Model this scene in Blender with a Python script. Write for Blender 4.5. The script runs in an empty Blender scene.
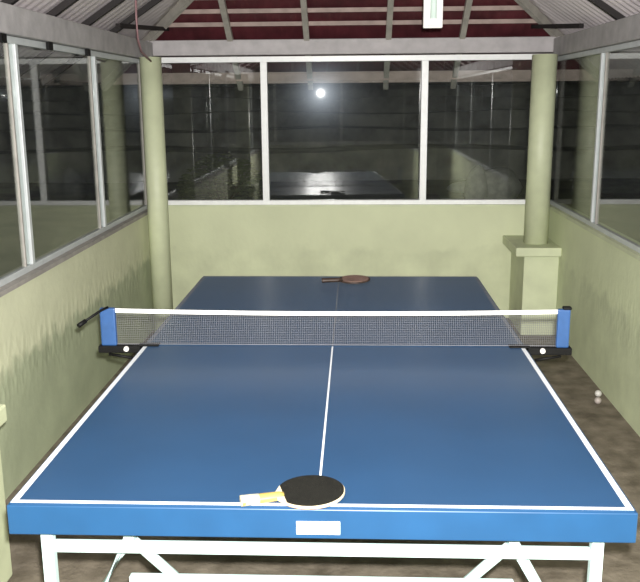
import bpy, bmesh, math, random
from mathutils import Vector, Matrix
random.seed(7)
SC = bpy.context.scene
C = SC.collection

# ------------------------------------------------------------------ materials
def mat(name, col, rough=.6, var=.12, scale=6, bump=0, bscale=40, spec=.5, metal=0, col2=None, emit=0):
    m = bpy.data.materials.new(name); m.use_nodes = True
    n = m.node_tree.nodes; l = m.node_tree.links
    b = n['Principled BSDF']
    b.inputs['Roughness'].default_value = rough
    b.inputs['Metallic'].default_value = metal
    b.inputs['Specular IOR Level'].default_value = spec
    tc = n.new('ShaderNodeTexCoord')
    nz = n.new('ShaderNodeTexNoise'); nz.inputs['Scale'].default_value = scale; nz.inputs['Detail'].default_value = 5
    l.new(tc.outputs['Object'], nz.inputs['Vector'])
    r = n.new('ShaderNodeValToRGB')
    lo = [c*(1-var) for c in col]; hi = list(col2) if col2 else [min(1, c*(1+var)) for c in col]
    r.color_ramp.elements[0].position = .3; r.color_ramp.elements[1].position = .7
    r.color_ramp.elements[0].color = (*lo, 1); r.color_ramp.elements[1].color = (*hi, 1)
    l.new(nz.outputs['Fac'], r.inputs['Fac']); l.new(r.outputs['Color'], b.inputs['Base Color'])
    if bump:
        n2 = n.new('ShaderNodeTexNoise'); n2.inputs['Scale'].default_value = bscale; n2.inputs['Detail'].default_value = 6
        l.new(tc.outputs['Object'], n2.inputs['Vector'])
        bp = n.new('ShaderNodeBump'); bp.inputs['Strength'].default_value = bump; bp.inputs['Distance'].default_value = .01
        l.new(n2.outputs['Fac'], bp.inputs['Height']); l.new(bp.outputs['Normal'], b.inputs['Normal'])
    if emit:
        b.inputs['Emission Color'].default_value = (1, .97, .9, 1); b.inputs['Emission Strength'].default_value = emit
    return m

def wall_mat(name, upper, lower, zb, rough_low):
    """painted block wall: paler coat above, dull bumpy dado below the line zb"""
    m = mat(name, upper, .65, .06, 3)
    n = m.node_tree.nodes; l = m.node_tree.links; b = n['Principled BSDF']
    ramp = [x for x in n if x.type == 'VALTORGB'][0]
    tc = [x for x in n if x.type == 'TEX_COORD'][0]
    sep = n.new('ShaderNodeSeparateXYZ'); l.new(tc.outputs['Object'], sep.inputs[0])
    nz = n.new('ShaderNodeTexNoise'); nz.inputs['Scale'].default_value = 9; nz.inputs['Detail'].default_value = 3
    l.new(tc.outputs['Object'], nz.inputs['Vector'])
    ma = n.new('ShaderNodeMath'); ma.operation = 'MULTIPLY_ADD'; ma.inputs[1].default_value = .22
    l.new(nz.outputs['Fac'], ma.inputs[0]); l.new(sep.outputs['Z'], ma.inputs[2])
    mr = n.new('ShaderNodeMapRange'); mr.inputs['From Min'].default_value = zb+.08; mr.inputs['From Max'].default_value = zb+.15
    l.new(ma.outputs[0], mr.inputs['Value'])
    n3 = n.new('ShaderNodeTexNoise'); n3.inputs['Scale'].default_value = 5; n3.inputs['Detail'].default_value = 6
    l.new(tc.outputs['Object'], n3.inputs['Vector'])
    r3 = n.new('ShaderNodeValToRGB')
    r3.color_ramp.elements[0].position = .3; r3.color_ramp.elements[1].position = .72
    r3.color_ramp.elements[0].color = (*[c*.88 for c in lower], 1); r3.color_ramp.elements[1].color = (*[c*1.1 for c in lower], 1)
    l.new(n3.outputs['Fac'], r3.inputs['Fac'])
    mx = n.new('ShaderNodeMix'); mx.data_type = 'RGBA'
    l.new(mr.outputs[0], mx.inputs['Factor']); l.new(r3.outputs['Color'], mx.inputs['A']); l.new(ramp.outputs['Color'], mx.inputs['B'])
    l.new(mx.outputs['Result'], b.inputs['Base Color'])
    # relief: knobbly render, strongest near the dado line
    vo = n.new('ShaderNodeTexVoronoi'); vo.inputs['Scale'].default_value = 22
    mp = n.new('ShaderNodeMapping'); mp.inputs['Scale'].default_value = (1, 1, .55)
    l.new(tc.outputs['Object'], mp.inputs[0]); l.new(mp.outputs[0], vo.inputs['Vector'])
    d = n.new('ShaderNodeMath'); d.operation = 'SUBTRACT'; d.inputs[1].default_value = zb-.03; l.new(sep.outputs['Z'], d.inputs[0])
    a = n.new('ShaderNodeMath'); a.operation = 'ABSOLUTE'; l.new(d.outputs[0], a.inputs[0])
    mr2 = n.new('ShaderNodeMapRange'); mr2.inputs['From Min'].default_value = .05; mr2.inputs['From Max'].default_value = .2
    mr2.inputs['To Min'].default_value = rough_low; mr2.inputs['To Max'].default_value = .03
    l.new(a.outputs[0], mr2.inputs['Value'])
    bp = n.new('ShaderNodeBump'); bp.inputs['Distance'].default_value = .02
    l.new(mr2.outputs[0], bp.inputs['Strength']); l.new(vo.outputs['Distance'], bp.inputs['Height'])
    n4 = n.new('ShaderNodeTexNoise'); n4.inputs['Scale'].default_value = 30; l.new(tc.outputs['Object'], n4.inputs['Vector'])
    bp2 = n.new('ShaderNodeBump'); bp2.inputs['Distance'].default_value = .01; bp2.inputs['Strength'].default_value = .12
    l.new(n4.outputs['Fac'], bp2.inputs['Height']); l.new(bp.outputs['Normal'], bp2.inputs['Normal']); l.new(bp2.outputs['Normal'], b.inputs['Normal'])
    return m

def glass_mat():
    m = bpy.data.materials.new('dusty_glass'); m.use_nodes = True
    n = m.node_tree.nodes; l = m.node_tree.links; n.clear()
    out = n.new('ShaderNodeOutputMaterial')
    tr = n.new('ShaderNodeBsdfTransparent'); tr.inputs[0].default_value = (.93, .95, .94, 1)
    gl = n.new('ShaderNodeBsdfGlossy'); gl.inputs['Roughness'].default_value = .012; gl.inputs['Color'].default_value = (1, 1, 1, 1)
    g2 = n.new('ShaderNodeBsdfGlossy'); g2.inputs['Roughness'].default_value = .16; g2.inputs['Color'].default_value = (.75, .85, 1, 1)
    df = n.new('ShaderNodeBsdfDiffuse')
    tc = n.new('ShaderNodeTexCoord'); nz = n.new('ShaderNodeTexNoise'); nz.inputs['Scale'].default_value = 5
    l.new(tc.outputs['Object'], nz.inputs['Vector'])
    cr = n.new('ShaderNodeValToRGB'); cr.color_ramp.elements[0].color = (.2, .21, .2, 1); cr.color_ramp.elements[1].color = (.6, .62, .6, 1)
    l.new(nz.outputs['Fac'], cr.inputs['Fac']); l.new(cr.outputs[0], df.inputs['Color'])
    lw = n.new('ShaderNodeLayerWeight'); lw.inputs['Blend'].default_value = .5
    pw = n.new('ShaderNodeMath'); pw.operation = 'POWER'; pw.inputs[1].default_value = 5; l.new(lw.outputs['Facing'], pw.inputs[0])
    ma = n.new('ShaderNodeMath'); ma.operation = 'MULTIPLY_ADD'; ma.inputs[1].default_value = .6; ma.inputs[2].default_value = .045; l.new(pw.outputs[0], ma.inputs[0])
    m0 = n.new('ShaderNodeMixShader'); m0.inputs[0].default_value = .026; l.new(tr.outputs[0], m0.inputs[1]); l.new(df.outputs[0], m0.inputs[2])
    m1 = n.new('ShaderNodeMixShader'); m1.inputs[0].default_value = .0012; l.new(m0.outputs[0], m1.inputs[1]); l.new(g2.outputs[0], m1.inputs[2])
    m2 = n.new('ShaderNodeMixShader'); l.new(ma.outputs[0], m2.inputs[0]); l.new(m1.outputs[0], m2.inputs[1]); l.new(gl.outputs[0], m2.inputs[2])
    l.new(m2.outputs[0], out.inputs[0])
    return m

M = {}
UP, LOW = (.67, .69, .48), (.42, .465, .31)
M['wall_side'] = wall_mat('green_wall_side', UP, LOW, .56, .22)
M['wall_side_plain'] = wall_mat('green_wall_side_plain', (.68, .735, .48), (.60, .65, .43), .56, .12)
M['wall_back'] = wall_mat('green_wall_back', (.60, .635, .42), (.585, .62, .408), .55, .08)
M['column'] = mat('green_column_paint', (.575, .615, .41), .5, .08, 7, .1, 30)
M['floor'] = mat('earthy_concrete', (.150, .122, .085), .75, .4, 9, .5, 45, col2=(.225, .19, .145))
M['beam'] = mat('grey_painted_beam', (.43, .405, .41), .6, .12, 12, .2, 60)
M['side_beam'] = mat('dull_grey_beam', (.39, .375, .375), .65, .15, 12, .2, 60)
M['alu_dull'] = mat('dull_aluminium', (.50, .53, .53), .35, .06, 20)
M['sill'] = mat('grey_concrete_sill', (.34, .32, .29), .7, .15, 14, .2, 60)
M['alu'] = mat('white_aluminium', (.88, .89, .88), .35, .04, 20)
M['glass'] = glass_mat()
M['sheet'] = mat('pale_roof_sheet', (.58, .53, .54), .55, .15, 3, .1, 30)
M['red'] = mat('maroon_roof_sheet', (.085, .016, .022), .6, .35, 5, .15, 30)
M['rafter'] = mat('pale_painted_rafter', (.36, .34, .30), .6, .15, 12)
M['batten'] = mat('pale_batten', (.33, .25, .22), .65, .2, 12)
M['dark'] = mat('dark_timber', (.008, .005, .005), .7, .3, 12)
M['blue'] = mat('blue_table_paint', (.0175, .057, .128), .3, .06, 4, 0, spec=.38)
_b = M['blue'].node_tree.nodes['Principled BSDF']; _b.inputs['Sheen Weight'].default_value = .165; _b.inputs['Sheen Roughness'].default_value = .25; _b.inputs['Sheen Tint'].default_value = (.8, .9, 1, 1)   # sheen added to lighten the far, grazing end of the top
M['dim_line'] = mat('dimmed_line_paint', (.17, .19, .22), .5, .15, 20)  # far-half lines: their dimness is put into a greyer colour
M['apron'] = mat('blue_apron_paint', (.0095, .055, .135), .4, .08, 10)
M['line'] = mat('white_line_paint', (.74, .77, .79), .35, .03, 20)
M['white'] = mat('white_enamel', (.50, .64, .62), .35, .03, 15)
M['label'] = mat('white_label', (.85, .85, .82), .4, .03, 30)
M['inkA'] = mat('faded_yellow_print', (.74, .68, .45), .5, .1, 60)
M['inkB'] = mat('faded_pink_print', (.62, .45, .52), .5, .1, 60)
M['post'] = mat('blue_net_post', (.025, .08, .22), .4, .1, 30)
M['black'] = mat('black_iron', (.006, .006, .006), .55, .2, 30, spec=.15)
M['string'] = mat('grey_net_cord', (.19, .19, .205), .8, .1, 60)
M['tape'] = mat('white_net_tape', (.85, .85, .83), .7, .04, 60, .1, 200)
M['chrome'] = mat('bright_knob', (.85, .83, .78), .25, .03, 20)
M['rubberK'] = mat('black_pimpled_rubber', (.008, .008, .006), .75, .3, 90, .3, 300, spec=.2)
M['rubberR'] = mat('worn_red_brown_rubber', (.24, .15, .12), .6, .25, 40, .3, 300)
M['ply'] = mat('pale_paddle_plywood', (.58, .49, .32), .5, .15, 30)
M['handle'] = mat('yellow_wood_handle', (.36, .26, .07), .4, .15, 40)
M['handle_cap'] = mat('pale_handle_wood', (.52, .47, .34), .4, .1, 40)
M['handleD'] = mat('dark_wood_handle', (.05, .03, .02), .5, .3, 40)
M['ball'] = mat('white_celluloid', (.60, .58, .54), .35, .02, 30)
M['ball2'] = mat('greyed_celluloid', (.40, .35, .32), .4, .05, 30)
M['cable'] = mat('pinkish_cable', (.30, .17, .18), .6, .15, 30)
M['fixture'] = mat('white_fixture', (.86, .84, .83), .4, .02, 20)
M['tube'] = mat('milky_lamp_tube', (.70, .84, .76), .25, .02, 20)
M['ground'] = mat('dark_outdoor_ground', (.10, .10, .06), .9, .5, .8, .5, 8, col2=(.21, .21, .14))
M['terrace'] = mat('grey_stone_terrace', (.34, .33, .29), .9, .4, 1.2, .6, 12, col2=(.72, .70, .61))
M['bank'] = mat('dark_hedge_bank', (.035, .045, .028), .9, .5, 2, .8, 5)
M['leaf'] = mat('dull_green_leaf', (.20, .23, .11), .7, .35, 5)
M['twig'] = mat('brown_twig', (.10, .07, .04), .8, .2, 20)
M['rock'] = mat('grey_rock', (.72, .70, .64), .9, .3, 5, .6, 14)
M['pale_rock'] = mat('pale_stone', (.75, .76, .74), .9, .15, 6, .4, 14)

# ------------------------------------------------------------------ mesh helpers
def bx(bm, x0, x1, y0, y1, z0, z1, mi=0):
    vs = [bm.verts.new((x, y, z)) for z in (z0, z1) for y in (y0, y1) for x in (x0, x1)]
    for f in ((0, 2, 3, 1), (4, 5, 7, 6), (0, 1, 5, 4), (2, 6, 7, 3), (0, 4, 6, 2), (1, 3, 7, 5)):
        bm.faces.new([vs[i] for i in f]).material_index = mi
    return vs

def beam(bm, a, b, w, h, up=(0, 0, 1), mi=0):
    """rectangular bar from a to b, w across, h along 'up'"""
    a, b = Vector(a), Vector(b); d = (b-a).normalized(); s = d.cross(Vector(up)).normalized(); u = s.cross(d)
    vs = [bm.verts.new(p+s*i*w/2+u*j*h/2) for p in (a, b) for j in (-1, 1) for i in (-1, 1)]
    for f in ((0, 2, 3, 1), (4, 5, 7, 6), (0, 1, 5, 4), (2, 6, 7, 3), (0, 4, 6, 2), (1, 3, 7, 5)):
        bm.faces.new([vs[i] for i in f]).material_index = mi

def tube(bm, pts, r, n=10, mi=0):
    pts = [Vector(p) for p in pts]; rings = []
    for i, p in enumerate(pts):
        d = (pts[min(i+1, len(pts)-1)]-pts[max(i-1, 0)]).normalized()
        s = d.cross(Vector((0, 0, 1)) if abs(d.z) < .95 else Vector((1, 0, 0))).normalized(); u = s.cross(d)
        rr = r[i] if isinstance(r, (list, tuple)) else r
        rings.append([bm.verts.new(p+(s*math.cos(2*math.pi*k/n)+u*math.sin(2*math.pi*k/n))*rr) for k in range(n)])
    for A, B in zip(rings, rings[1:]):
        for k in range(n):
            f = bm.faces.new((A[k], A[(k+1) % n], B[(k+1) % n], B[k])); f.smooth = True; f.material_index = mi
    bm.faces.new(rings[0][::-1]).material_index = mi; bm.faces.new(rings[-1]).material_index = mi

def ball(bm, c, r, sub=3, squash=(1, 1, 1), jit=0):
    g = bmesh.ops.create_icosphere(bm, subdivisions=sub, radius=1)
    for v in g['verts']:
        k = 1+(jit*(math.sin(v.co.x*5+c[0]*9)+math.sin(v.co.y*6+1+c[1]*7)+math.sin(v.co.z*5.5+2)) if jit else 0)
        v.co = Vector((v.co.x*r*squash[0]*k+c[0], v.co.y*r*squash[1]*k+c[1], v.co.z*r*squash[2]*k+c[2]))
    for f in bm.faces: f.smooth = True

def outline(bm, pts, z0, z1, mi=0):
    lo = [bm.verts.new((x, y, z0)) for x, y in pts]; hi = [bm.verts.new((x, y, z1)) for x, y in pts]
    n = len(pts)
    for i in range(n): bm.faces.new((lo[i], lo[(i+1) % n], hi[(i+1) % n], hi[i])).material_index = mi
    bm.faces.new(lo[::-1]).material_index = mi; bm.faces.new(hi).material_index = mi

def obj(name, bm, mats, parent=None, bevel=0, loc=None):
    bmesh.ops.recalc_face_normals(bm, faces=bm.faces)
    me = bpy.data.meshes.new(name); bm.to_mesh(me); bm.free()
    for m in (mats if isinstance(mats, list) else [mats]): me.materials.append(m)
    o = bpy.data.objects.new(name, me); C.objects.link(o)
    if parent: o.parent = parent
    if loc: o.location = loc
    if bevel:
        b = o.modifiers.new('bevel', 'BEVEL'); b.width = bevel; b.segments = 2; b.limit_method = 'ANGLE'
    return o

def empty(name, loc=(0, 0, 0), rot=(0, 0, 0)):
    o = bpy.data.objects.new(name, None); C.objects.link(o); o.location = loc; o.rotation_euler = rot
    o.empty_display_size = .1
    return o
def thing(o, label, cat, group=None):
    o['label'] = label; o['category'] = cat
    if group: o['group'] = group
    return o
def struct(o): o['kind'] = 'structure'; return o
def B(): return bmesh.new()

# ------------------------------------------------------------------ the room
XL, XR, YB, YF = -1.46, 1.57, 4.75, -4.2      # inner faces of the low walls
T = .13                                        # wall thickness
WZ, FZ, BZ = .90, 2.03, 2.165                  # wall top, frame top, beam top
b = B(); bx(b, XL-T, XR+T, YF-T, YB+T, -.5, 0); struct(obj('floor', b, M['floor']))
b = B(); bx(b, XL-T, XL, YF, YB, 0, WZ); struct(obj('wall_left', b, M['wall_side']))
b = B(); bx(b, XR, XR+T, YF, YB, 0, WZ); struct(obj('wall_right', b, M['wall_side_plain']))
b = B(); bx(b, XL-T, XR+T, YB, YB+T, 0, WZ); struct(obj('wall_back', b, M['wall_back']))
b = B(); bx(b, XL-T, XR+T, YF-T, YF, 0, WZ); struct(obj('wall_front', b, M['wall_back']))
# ring beam
b = B(); bx(b, XL-T, XR+T, YB-.01, YB+T, FZ+.022, BZ); struct(obj('trim_1', b, M['beam'], bevel=.006))
b = B(); bx(b, XL-T, XL+.01, YF, YB-.01, FZ-.01, BZ-.015); struct(obj('trim_2', b, M['side_beam'], bevel=.006))
b = B(); bx(b, XR-.01, XR+T, YF, YB-.01, FZ-.01, BZ-.015); struct(obj('trim_3', b, M['side_beam'], bevel=.006))
b = B(); bx(b, XL-T, XR+T, YF-T, YF, FZ, BZ-.015); struct(obj('trim_4', b, M['beam'], bevel=.006))

def pane(parent, x0, x1, y0, y1, z0, z1, rz=0):
    cx, cy, cz = (x0+x1)/2, (y0+y1)/2, (z0+z1)/2
    b = B(); bx(b, x0-cx, x1-cx, y0-cy, y1-cy, z0-cz, z1-cz)
    o = obj('pane', b, M['glass'], parent); o.location = (cx, cy, cz); o.rotation_euler = (0, 0, rz)
    return o

# back window
w = struct(empty('window_1', (0, YB+.05, WZ)))
w1 = lambda y: y-(YB+.05)
def at_window(o, root):                        # keep world coordinates under a root that is not at the origin
    o.location = Vector(o.location)-root.location; return o
y0, y1 = YB+.005, YB+.06
b = B(); bx(b, XL+.0, XR, y0-.02, YB+T, WZ-.002, WZ+.012); at_window(obj('sill', b, M['column'], w), w)
b = B(); bx(b, XL, XR, y0, y1, WZ+.012, WZ+.048); bx(b, XL, XR, y0, y1, FZ-.03, FZ+.012)
bx(b, XL, XL+.035, y0, y1, WZ+.048, FZ-.03); bx(b, XR-.035, XR, y0, y1, WZ+.048, FZ-.03)
at_window(obj('frame', b, M['alu'], w, .003), w)
MX = (-.612, .614)
for x in MX:
    b = B(); bx(b, x-.026, x+.026, y0-.004, y1+.004, WZ+.047, FZ-.029); at_window(obj('mullion', b, M['alu'], w, .003), w)
xs = (XL+.035, MX[0]-.026, MX[0]+.026, MX[1]-.026, MX[1]+.026, XR-.035)
for k in range(3):
    # the middle sliding pane is turned to shift the flash's reflection sideways
    rz = math.radians(2.45) if k == 1 else 0
    s = .002 if k == 1 else -.002
    at_window(pane(w, xs[2*k]+s, xs[2*k+1]-s, YB+.0325, YB+.0375, WZ+.046, FZ-.028, rz), w)

def side_window(name, xg, xin, sgn, muls):
    """xg glass plane, xin wall inner face, sgn +1 when the outside is at +x"""
    w = struct(empty(name, (xg, 0, WZ)))
    b = B(); bx(b, *sorted((xin-sgn*.012, xin+sgn*T)), YF, YB, WZ-.002, WZ+.02); at_window(obj('sill', b, M['sill'] if sgn < 0 else M['column'], w), w)
    xa, xb = sorted((xg-.014, xg+.014))
    b = B(); bx(b, xa, xb, YF, YB, WZ+.02, WZ+.05); bx(b, xa, xb, YF, YB, FZ-.045, FZ-.012)
    at_window(obj('frame', b, M['alu_dull'], w, .003), w)
    ys = [YF]+muls+[YB]
    for y in muls:
        b = B(); bx(b, xa-.003, xb+.003, y-.016, y+.016, WZ+.049, FZ-.044); at_window(obj('mullion', b, M['alu_dull'], w, .003), w)
        b = B(); bx(b, xa+.004, xb-.004, y-.088, y-.074, WZ+.049, FZ-.044); at_window(obj('mullion_double', b, M['sill'], w, .002), w)  # grey strip added for the mullion's doubled image in the glass
    for p, q in zip(ys, ys[1:]):
        at_window(pane(w, xg-.0025, xg+.0025, p+.017, q-.017, WZ+.048, FZ-.043), w)
    return w
wl = side_window('window_2', XL-.04, XL, -1, [-2.87, -1.62, -.37, .88, 2.13, 3.36, 4.55])
wr = side_window('window_3', XR+.03, XR, 1, [-3.2, -1.5, .15, 1.85, 3.53])
# dark clips along the head of the left window
for y in (1.93, 2.52, 3.15):
    b = B(); bx(b, XL-.012, XL+.004, y-.03, y+.03, FZ-.05, FZ-.012); at_window(obj('clip', b, M['black'], wl), wl)
# window of the front wall (behind the viewer)
w = struct(empty('window_4', (0, YF-.05, WZ)))
b = B(); bx(b, XL, XR, YF-.075, YF-.02, WZ, WZ+.05); bx(b, XL, XR, YF-.075, YF-.02, FZ-.04, FZ); at_window(obj('frame', b, M['alu'], w), w)
for x in (-.6, .6):
    b = B(); bx(b, x-.025, x+.025, YF-.075, YF-.02, WZ+.049, FZ-.039); at_window(obj('mullion', b, M['alu'], w), w)

# ------------------------------------------------------------------ hipped roof
P = .65; OV = .56; ZB = BZ-.01+.075             # pitch, overhang, sheet height above the wall face
XM = (XL+XR)/2; HW = (XR-XL)/2
roof = struct(empty('ceiling', (XM, YB, BZ)))
def link_roof(o): o.location = Vector(o.location)-roof.location; return o
def slope(u0, u1, to_world, mt, amp, name='roof_sheet'):
    b = B(); per = .09; n = int((u1-u0+2*OV)/per*8); prev = None
    for i in range(n+1):
        u = u0-OV+(u1-u0+2*OV)*i/n
        vm = min(HW, u-u0, u1-u); z = amp*math.sin(2*math.pi*u/per)
        cur = [b.verts.new(to_world(u, -OV+(vm+OV)*k/6, z)) for k in range(7)]
        if prev:
            for k in range(6):
                f = b.faces.new((prev[k], cur[k], cur[k+1], prev[k+1])); f.smooth = True
        prev = cur
    o = obj(name, b, mt, roof); link_roof(o)
    s = o.modifiers.new('thickness', 'SOLIDIFY'); s.thickness = .003; s.offset = 1
    return o
wl_ = lambda u, v, z: (XL+v, u, ZB+P*v+z)
wr_ = lambda u, v, z: (XR-v, u, ZB+P*v+z)
wb_ = lambda u, v, z: (u, YB-v, ZB+P*v+z)
wf_ = lambda u, v, z: (u, YF+v, ZB+P*v+z)
slope(YF, YB, wl_, M['sheet'], .002); slope(YF, YB, wr_, M['sheet'], .007)
slope(XL, XR, wb_, M['red'], .004); slope(XL, XR, wf_, M['red'], .004)
def raft(f, u, v0, v1, mt, w, h, drop, name='rafter'):
    b = B(); beam(b, f(u, v0, -drop), f(u, v1, -drop), w, h); link_roof(obj(name, b, mt, roof))
for x in (-.86, -.28, .335, .885):                        # pale rafters of the back hip
    raft(wb_, x, -OV+.01, min(HW, x-XL, XR-x)-.03, M['rafter'], .042, .045, .058)
for x in (-.86, -.28, .335, .885):
    raft(wf_, x, -OV+.01, min(HW, x-XL, XR-x)-.03, M['rafter'], .042, .045, .058)
for v in [-.53]+[.09+.125*k for k in range(11)]:          # battens across the back hip
    b = B(); beam(b, wb_(XL+v+.05, v, -.02), wb_(XR-v-.05, v, -.02), .03, .03); link_roof(obj('batten', b, M['batten'], roof))
# fascia at the back eave
b = B(); beam(b, wb_(XL-.4, -.42, -.055), wb_(XR+.4, -.42, -.055), .03, .07); link_roof(obj('fascia', b, M['batten'], roof))
y = 4.3-.02
ysr = []
y = 3.1
ysl = [3.3-.585*k for k in range(-1, 12)]
ysr = [3.3-.66*k for k in range(0, 11)]
for y in ysl: raft(wl_, y, -OV+.01, min(HW, y-YF, YB-y)-.03, M['dark'], .035, .035, .03)
for y in ysr: raft(wr_, y, -OV+.01, min(HW, y-YF, YB-y)-.03, M['dark'], .035, .035, .03)
# hip and ridge boards
for f, s in ((1, 1), (-1, 1), (1, -1), (-1, -1)):
    cx = XL if f > 0 else XR; cy = YB if s > 0 else YF
    b = B(); beam(b, (cx-f*OV, cy+s*OV, ZB-P*OV-.04), (cx+f*HW, cy-s*HW, ZB+P*HW-.04), .04, .06); link_roof(obj('hip_board', b, M['rafter'], roof))
b = B(); beam(b, (XM, YF+HW, ZB+P*HW-.05), (XM, YB-HW, ZB+P*HW-.05), .04, .1); link_roof(obj('ridge_board', b, M['rafter'], roof))
# dark corner ties across the back corners of the ring beam
for a, c in (((XL+.02, 3.75, 2.195), (-1.33, 4.72, 2.245)), ((XR-.02, 3.9, 2.175), (1.40, 4.72, 2.235))):
    b = B(); beam(b, a, c, .03, .028); link_roof(obj('corner_tie', b, M['dark'], roof))

# ------------------------------------------------------------------ columns
def round_shaft(parent, r, z0, z1, cap=True):
    b = B(); tube(b, [(0, 0, z0), (0, 0, z1)], r, 28); return obj('shaft', b, M['column'], parent)
c = thing(empty('column', (-1.358, 4.25, 0)), 'round pale green column in the back left corner running straight to the floor', 'column', 'green columns of the room')
round_shaft(c, .076, 0, FZ-.01)
c = thing(empty('column', (1.43, 4.4, 0)), 'round pale green column standing on a low pier in the back right corner', 'column', 'green columns of the room')
round_shaft(c, .088, .67, FZ-.01)
b = B(); bx(b, 1.317-1.43, XR-1.43, 4.23-4.4, YB-4.4, 0, .605); pr = obj('pier', b, M['column'], c, .006)
b = B(); bx(b, 1.245-1.43, XR-1.43, 4.17-4.4, YB-4.4, .605, .67); obj('cap', b, M['column'], pr, .006)
c = thing(empty('column', (-1.32, .73, 0)), 'pale green column and pier cut off at the left edge, beside the near table corner', 'column', 'green columns of the room')
round_shaft(c, .088, .67, FZ-.01)
b = B(); bx(b, XL+1.32, -1.183+1.32, .55-.73, .909-.73, 0, .605); pr = obj('pier', b, M['column'], c, .012)
b = B(); bx(b, XL+1.32, -1.16+1.32, .53-.73, .93-.73, .605, .67); obj('cap', b, M['column'], pr, .006)

# ------------------------------------------------------------------ table
t = thing(empty('table_tennis_table', (0, 1.37, 0)), 'blue table tennis table with white lines on a white tube frame', 'table')
def top_half(s):
    """board with painted lines; s=-1 is the near half. y runs from the net (0) outwards"""
    b = B(); W = .7625; L = 1.37
    xs = [-W, -W+.016, -.003, .003, W-.016, W]; ys = [.003, L-.015, L]
    grid = [[b.verts.new((x, s*y, .76)) for x in xs] for y in ys]
    for j in range(2):
        for i in range(5):
            f = b.faces.new((grid[j][i], grid[j][i+1], grid[j+1][i+1], grid[j+1][i]))
            f.material_index = 1 if (j == 1 or i in (0, 2, 4)) else 0
    low = [[b.verts.new((x, s*y, .738)) for x in xs] for y in ys]
    for j in range(2):
        for i in range(5): b.faces.new((low[j][i], low[j+1][i], low[j+1][i+1], low[j][i+1]))
    for i in range(5):
        b.faces.new((grid[0][i], low[0][i], low[0][i+1], grid[0][i+1])); b.faces.new((grid[2][i], grid[2][i+1], low[2][i+1], low[2][i]))
    for j in range(2):
        b.faces.new((grid[j][0], grid[j+1][0], low[j+1][0], low[j][0])); b.faces.new((grid[j][5], low[j][5], low[j+1][5], grid[j+1][5]))
    return obj('tabletop', b, [M['blue'], M['line'] if s < 0 else M['dim_line']], t)
for s in (-1, 1):
    tp = top_half(s)
    b = B(); y0, y1 = sorted((s*1.374, s*1.352)); W = .7715
    bx(b, -W, W, y0, y1, .675, .754); y0, y1 = sorted((s*.02, s*1.352))
    bx(b, -W, -W+.026, y0, y1, .675, .754); bx(b, W-.026, W, y0, y1, .675, .754)
    ap = obj('apron', b, M['apron'], tp, .003)
    if s < 0:
        b = B(); bx(b, -.052, .055, -1.376, -1.374, .688, .722); lb = obj('maker_plate', b, M['label'], tp); lb['label'] = 'white plate with faded illegible print'
        b = B()
        for x0, x1, z0, z1 in ((-.04, .0, .703, .706), (.004, .012, .703, .707), (-.035, .01, .695, .697)): bx(b, x0, x1, -1.3766, -1.3758, z0, z1)
        for x0, x1, z0, z1 in ((.016, .022, .702, .709), (.026, .044, .694, .697)): bx(b, x0, x1, -1.3766, -1.3758, z0, z1, 1)
        obj('print', b, [M['inkA'], M['inkB']], lb)
    # end frame: two legs, rail, braces
    ye = s*1.318
    for x in (-.695, .695):
        b = B(); beam(b, (x, ye, .015), (x, ye, .678), .03, .03, (0, 1, 0)); lg = obj('leg', b, M['white'], t, .004)
        b = B(); bx(b, x-.02, x+.02, ye-.02, ye+.02, 0, .02); obj('foot_cap', b, M['black'], lg)
    b = B(); bx(b, -.68, .68, ye-.01, ye+.01, .600, .630); obj('rail', b, M['white'], t, .004)
    b = B(); bx(b, -.68, .68, ye-.012, ye+.012, .14, .165); obj('rail', b, M['white'], t, .004)
    yi = s*1.262
    for k in (-1, 1):
        b = B(); tube(b, [(k*.505, yi, .60), (k*.60, yi, .43), (k*.60, yi, .03)], .015, 10); lg = obj('leg', b, M['white'], t)
        b = B(); tube(b, [(k*.60-.012, yi, .03), (k*.60+.012, yi, .03)], .03, 16); obj('wheel', b, M['black'], lg)
        b = B(); tube(b, [(k*.49, yi, .60), (k*.385, yi, .497)], .014, 10); obj('brace', b, M['white'], t)
        b = B(); bx(b, k*.50-.014, k*.50+.014, yi-.014, yi+.014, .585, .676); obj('bracket', b, M['white'], t, .003)
    b = B(); beam(b, (-.506, yi, .486), (.506, yi, .486), .024, .03); obj('rail', b, M['white'], t, .004)
    yn = s*.16                                              # inner legs near the net
    for x in (-.60, .60):
        b = B(); tube(b, [(x, yn, .012), (x, yn, .738)], .016, 10); obj('leg', b, M['white'], t)
    b = B(); beam(b, (-.6, yn, .5), (.6, yn, .5), .025, .025); obj('rail', b, M['white'], t)

# ------------------------------------------------------------------ net
nt = thing(empty('table_tennis_net', (0, 1.37, .76)), 'grey net with white top tape and blue posts clamped across the table', 'net')
HN = .1525; XA, XB = -.885, .885
sag = lambda x: -.010*(1-(x/.885)**2)
b = B(); r = .00036
nx = int((XB-XA)/.0075)
for i in range(nx+1):
    x = XA+(XB-XA)*i/nx; z1 = HN+sag(x)-.012
    zl = .004 if abs(x) < .77 else -.004
    bx(b, x-r, x+r, -r, r, zl, z1)
for k in range(18):
    zz = .006+k*.0077; m = 16
    for i in range(m):
        xa = XA+(XB-XA)*i/m; xb = XA+(XB-XA)*(i+1)/m
        f = k/17
        beam(b, (xa, 0, zz+sag(xa)*f), (xb, 0, zz+sag(xb)*f), 2*r, 2*r)
obj('netting', b, M['string'], nt)
b = B(); n = 24; pr = None
for i in range(n):
    xa = XA-.02+(XB-XA+.03)*i/n; xb = XA-.02+(XB-XA+.03)*(i+1)/n
    beam(b, (xa, 0, HN+sag(xa)-.007), (xb, 0, HN+sag(xb)-.007), .006, .0165)
obj('top_tape', b, M['tape'], nt)
b = B(); beam(b, (XA, 0, .006), (XB, 0, .006), .0015, .002); obj('bottom_cord', b, M['string'], nt)
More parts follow.
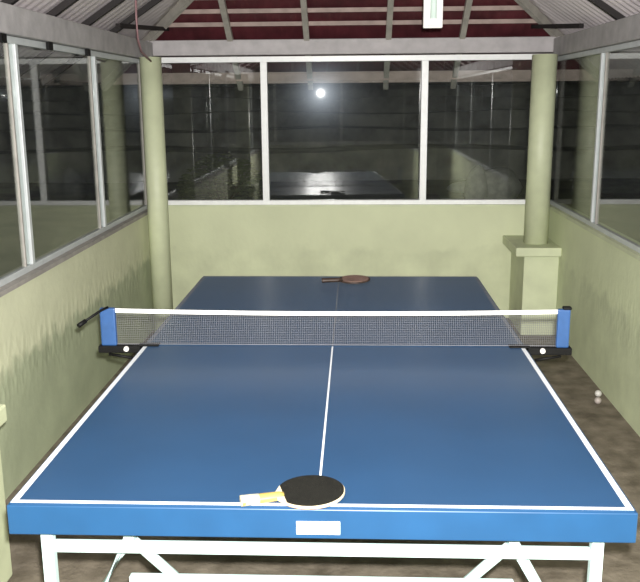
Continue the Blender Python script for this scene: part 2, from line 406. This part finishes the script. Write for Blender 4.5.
for k in (-1, 1):
    x0, x1 = (-.935, -.872) if k < 0 else (.885, .935)
    b = B(); bx(b, x0, x1, -.012, .012, .0, HN+.004); ps = obj('post', b, M['post'], nt, .006)
    if k > 0:
        b = B(); bx(b, .905, .938, -.014, .014, HN+.002, HN+.014); obj('post_cap', b, M['black'], ps, .004)
    # clamp arm running under the table edge, with its screw and knob
    b = B(); xi, xo = k*.72, k*.945
    bx(b, *sorted((k*.7735, xo)), -.024, .022, -.026, .002)
    bx(b, *sorted((k*.7735, k*.787)), -.022, .022, -.125, -.018)
    bx(b, *sorted((k*.70, k*.787)), -.022, .022, -.14, -.125)
    bx(b, *sorted((k*.70, k*.785)), -.02, .02, .0005, .006)
    cl = obj('clamp', b, M['black'], nt, .003)
    b = B(); tube(b, [(k*.83, -.03, -.010), (k*.83, -.02, -.006)], [.010, .011], 16); obj('screw_knob', b, M['chrome'], cl)
    b = B(); tube(b, [(k*.735, 0, -.17), (k*.735, 0, -.139)], .008, 10); tube(b, [(k*.735-.02, 0, -.17), (k*.735+.02, 0, -.17)], .005, 8); obj('clamp_screw', b, M['black'], cl)
    b = B(); tube(b, [(k*.80, -.03, -.045), (k*.90, -.03, -.028)], .006, 8); obj('tension_bar', b, M['black'], cl)
b = B(); tube(b, [(-.90, -.01, .16), (-.915, -.05, .158), (-.965, -.125, .128)], .0055, 8); ck = obj('crank', b, M['black'], nt)
b = B(); tube(b, [(-.958, -.115, .132), (-.978, -.145, .12)], .009, 10); obj('crank_knob', b, M['black'], ck)

# ------------------------------------------------------------------ paddles and balls
def paddle(name, loc, rot, top_m, handle_m, cap_m, edge_m, K=1, inset=.972):
    """blade centre at the origin, handle along -x"""
    p = empty(name, loc, rot)
    def shape(s):
        pts = []
        for k in range(40):
            a = math.radians(-146+292*k/39)
            pts.append((.079*s*K*math.cos(a), .0755*s*K*math.sin(a)))
        return pts+[(-.0875, .0165), (-.0875, -.0165)]
    b = B(); outline(b, shape(1), -.0035, .0035); bl = obj('blade', b, edge_m, p, .001)
    for zz, m_, nm in ((.0035, top_m, 'rubber'), (-.0058, M['rubberR'], 'rubber')):
        b = B()
        pts = [(x, y) for x, y in shape(inset) if x > -.066*K]
        outline(b, pts, zz, zz+.0023); obj(nm, b, m_, p)
    b = B()
    prof = [(-.068, .0125, .0075), (-.080, .0135, .0105), (-.11, .0145, .0115), (-.15, .0150, .0115), (-.172, .0175, .0125), (-.176, .016, .011)]
    rings = []
    for x, hw, hh in prof:
        rings.append([b.verts.new((x, hw*math.cos(2*math.pi*k/16), hh*math.sin(2*math.pi*k/16))) for k in range(16)])
    for A, Bq in zip(rings, rings[1:]):
        for k in range(16): b.faces.new((A[k], A[(k+1) % 16], Bq[(k+1) % 16], Bq[k])).smooth = True
    b.faces.new(rings[0]); b.faces.new(rings[-1][::-1])
    h = obj('handle', b, handle_m, p)
    if cap_m:
        b = B(); rr = []
        for x, s in ((-.130, 1.03), (-.1765, 1.12)):
            rr.append([b.verts.new((x, .0152*s*math.cos(2*math.pi*k/16), .0118*s*math.sin(2*math.pi*k/16))) for k in range(16)])
        for k in range(16): b.faces.new((rr[0][k], rr[0][(k+1) % 16], rr[1][(k+1) % 16], rr[1][k])).smooth = True
        b.faces.new(rr[0][::-1]); b.faces.new(rr[1]); obj('handle_wrap', b, cap_m, h)
    return p
p = paddle('table_tennis_paddle', (-.019, .048, .7750), (math.radians(1), math.radians(-1), math.radians(16)), M['rubberK'], M['handle'], M['handle_cap'], M['ply'], 1.09)
thing(p, 'black rubber paddle with yellow wood handle lying at the near end of the table', 'paddle', 'paddles on the table')
p = paddle('table_tennis_paddle', (.085, 2.585, .7758), (math.radians(2), math.radians(-1), math.radians(6)), M['rubberR'], M['handleD'], None, M['handleD'], 1.09, .90)
thing(p, 'brown paddle with dark rim and handle lying at the far table end', 'paddle', 'paddles on the table')
b = B(); ball(b, (0, 0, 0), .02); o = obj('table_tennis_ball', b, M['ball'], loc=(1.523, 2.91, .02)); thing(o, 'white ball on the floor against the right wall', 'ball', 'table tennis balls')
b = B(); ball(b, (0, 0, 0), .02); o = obj('table_tennis_ball', b, M['ball2'], loc=(1.488, 2.79, .02)); thing(o, 'greyish ball on the floor just in front of the white ball by the right wall', 'ball', 'table tennis balls')

# ------------------------------------------------------------------ hanging lamp tube and cable
lx, ly = .506, 2.9
zt = ZB+P*(XR-lx)
f = thing(empty('batten_lamp', (lx, ly, 2.095)), 'white batten lamp hanging upright from the roof above the table', 'lamp')
b = B(); bx(b, -.052, .052, .0, .035, 0, .64); obj('housing', b, M['fixture'], f, .006)
b = B(); tube(b, [(0, -.016, .045), (0, -.016, .60)], .018, 16); obj('tube', b, M['tube'], f)
for z0, z1 in ((.012, .046), (.598, .632)):
    b = B(); bx(b, -.03, .03, -.034, .0, z0, z1); obj('lamp_holder', b, M['fixture'], f, .004)
b = B(); tube(b, [(0, .018, .64), (0, .018, zt-2.095+.005)], .006, 8); obj('cord', b, M['cable'], f)
b = B(); tube(b, [(-1.245, 3.47, 2.352), (-1.25, 3.48, 2.22), (-1.26, 3.52, 2.1), (-1.285, 3.7, 2.03), (-1.31, 3.95, 2.005), (-1.335, 4.165, 1.99)], .007, 8)
o = obj('cable', b, M['cable']); thing(o, 'thin pinkish cable hanging from the roof to the beam corner above the back left column', 'cable')

# ------------------------------------------------------------------ outside, at night
b = B(); bmesh.ops.create_grid(b, x_segments=60, y_segments=60, size=45)
for v in b.verts: v.co.z = -.38+.05*math.sin(v.co.x*.9)*math.sin(v.co.y*.7) if v.co.length > 9 else -.4
struct(obj('ground', b, M['ground']))
for i in range(5):
    b = B(); Y = 19.5+2.0*i; n = 60; pv = None
    for k in range(n+1):
        x = -24+48*k/n; y = Y+.35*math.sin(x*.23+i)+.1*math.sin(x*1.3+2*i); h = .43*(i+1)+.05*math.sin(x*.8+i*2)
        cur = [b.verts.new((x, y, -.3)), b.verts.new((x, y+.04, h)), b.verts.new((x, y+3.2, h+.02)), b.verts.new((x, y+3.2, -.3))]
        if pv:
            for q in range(4): b.faces.new((pv[q], cur[q], cur[(q+1) % 4], pv[(q+1) % 4]))
        else: b.faces.new(cur)
        pv = cur
    b.faces.new(pv[::-1]); struct(obj('terrace', b, M['terrace']))
b = B(); n = 80
rows = []
for j, (yy, zz) in enumerate(((31, -.3), (31.5, 2.2), (32.5, 4), (34, 5.2), (38, 5.6), (38, -.3))):
    rows.append([b.verts.new((-30+60*k/n, yy+random.uniform(-.3, .3), zz+(random.uniform(-.4, .4) if 0 < j < 5 else 0))) for k in range(n+1)])
for A, Bq in zip(rows, rows[1:]):
    for k in range(n): b.faces.new((A[k], A[k+1], Bq[k+1], Bq[k])).smooth = True
o = obj('hedge', b, M['bank']); thing(o, 'dark hedge along the top of the bank beyond the terraces', 'hedge')

# low shrub outside the left pane
s = thing(empty('shrub', (-2.5, 14.6, -.36)), 'low rounded shrub in the dark outside the left back pane', 'shrub')
b = B()
for k in range(1100):
    a = random.uniform(0, 2*math.pi); e = math.acos(random.uniform(0, 1)); rr = random.uniform(.75, 1.02)
    c = Vector((.9*rr*math.sin(e)*math.cos(a), .7*rr*math.sin(e)*math.sin(a), .12+.95*rr*math.cos(e)))
    R = Matrix.Rotation(random.uniform(0, 6), 3, 'Z') @ Matrix.Rotation(random.uniform(-1.2, 1.2), 3, 'X')
    l_, w_ = random.uniform(.06, .11), random.uniform(.02, .035)
    b.faces.new([b.verts.new(c+R @ Vector(q)) for q in ((-l_, 0, 0), (0, -w_, .01), (l_, 0, 0), (0, w_, .01))])
obj('foliage', b, M['leaf'], s)
b = B()
for k in range(9):
    a = k*.7; tube(b, [(0.02*math.cos(a), .02*math.sin(a), 0), (.3*math.cos(a), .25*math.sin(a), .3), (.5*math.cos(a), .4*math.sin(a), .7)], [.02, .012, .006], 6)
obj('stem', b, M['twig'], s)

# boulders and pale stones outside the right pane
def rock(loc, r, sq, mt, label, group=None, jit=.05):
    b = B(); ball(b, (0, 0, 0), r, 3, sq, jit); o = obj('boulder' if r > .2 else 'stone', b, mt, loc=loc); return thing(o, label, 'rock', group)
rock((2.95, 15.4, -.06), .36, (1.35, .8, 1.05), M['rock'], 'large rounded grey boulder on the ground outside the right back pane')
rock((2.38, 14.3, .02), .21, (1.0, .9, 2.0), M['rock'], 'upright smaller boulder in front of the left side of the large one')
for i, (x, y, r) in enumerate(((1.8, 14.4, .19), (2.5, 17.6, .2), (3.6, 14.7, .19))):
    rock((x, y, -.4+r*.5), r, (1.5, 1, .7), M['pale_rock'], ('flat pale stone on the ground left of the boulders', 'flat pale stone on the ground behind the boulders', 'flat pale stone on the ground right of the boulders')[i], 'pale stones outside')

# ------------------------------------------------------------------ camera, flash, sky
r_ = Vector((0.999122, 0.04125526, -0.00729574)); u_ = Vector((-0.00204704, 0.22200564, 0.97504323)); f_ = Vector((-0.04184536, 0.97417221, -0.22189517))
cam_loc = Vector((0.0918, -1.902, 1.7324))
cd = bpy.data.cameras.new('camera'); co = bpy.data.objects.new('camera', cd); C.objects.link(co)
mw = Matrix((r_, u_, -f_)).transposed().to_4x4(); mw.translation = cam_loc; co.matrix_world = mw
cd.sensor_width = 36; cd.lens = 849.1/640*36; cd.clip_start = .02; cd.clip_end = 200
SC.camera = co
# the camera's flash, a little above the lens
ld = bpy.data.lights.new('camera_flash', 'AREA'); ld.shape = 'DISK'; ld.size = .042; ld.energy = 298; ld.color = (1, .98, .95)
lo = bpy.data.objects.new('camera_flash', ld); C.objects.link(lo)
mw2 = mw.copy(); mw2.translation = cam_loc+u_*.07+r_*.03-f_*.01; lo.matrix_world = mw2

wd = bpy.data.worlds.new('night'); SC.world = wd; wd.use_nodes = True
bg = wd.node_tree.nodes['Background']; bg.inputs[0].default_value = (.55, .6, .7, 1); bg.inputs[1].default_value = .006
SC.view_settings.view_transform = 'Standard'; SC.view_settings.look = 'None'; SC.view_settings.gamma = 1
SC.view_settings.exposure = 0; SC.view_settings.use_curve_mapping = False
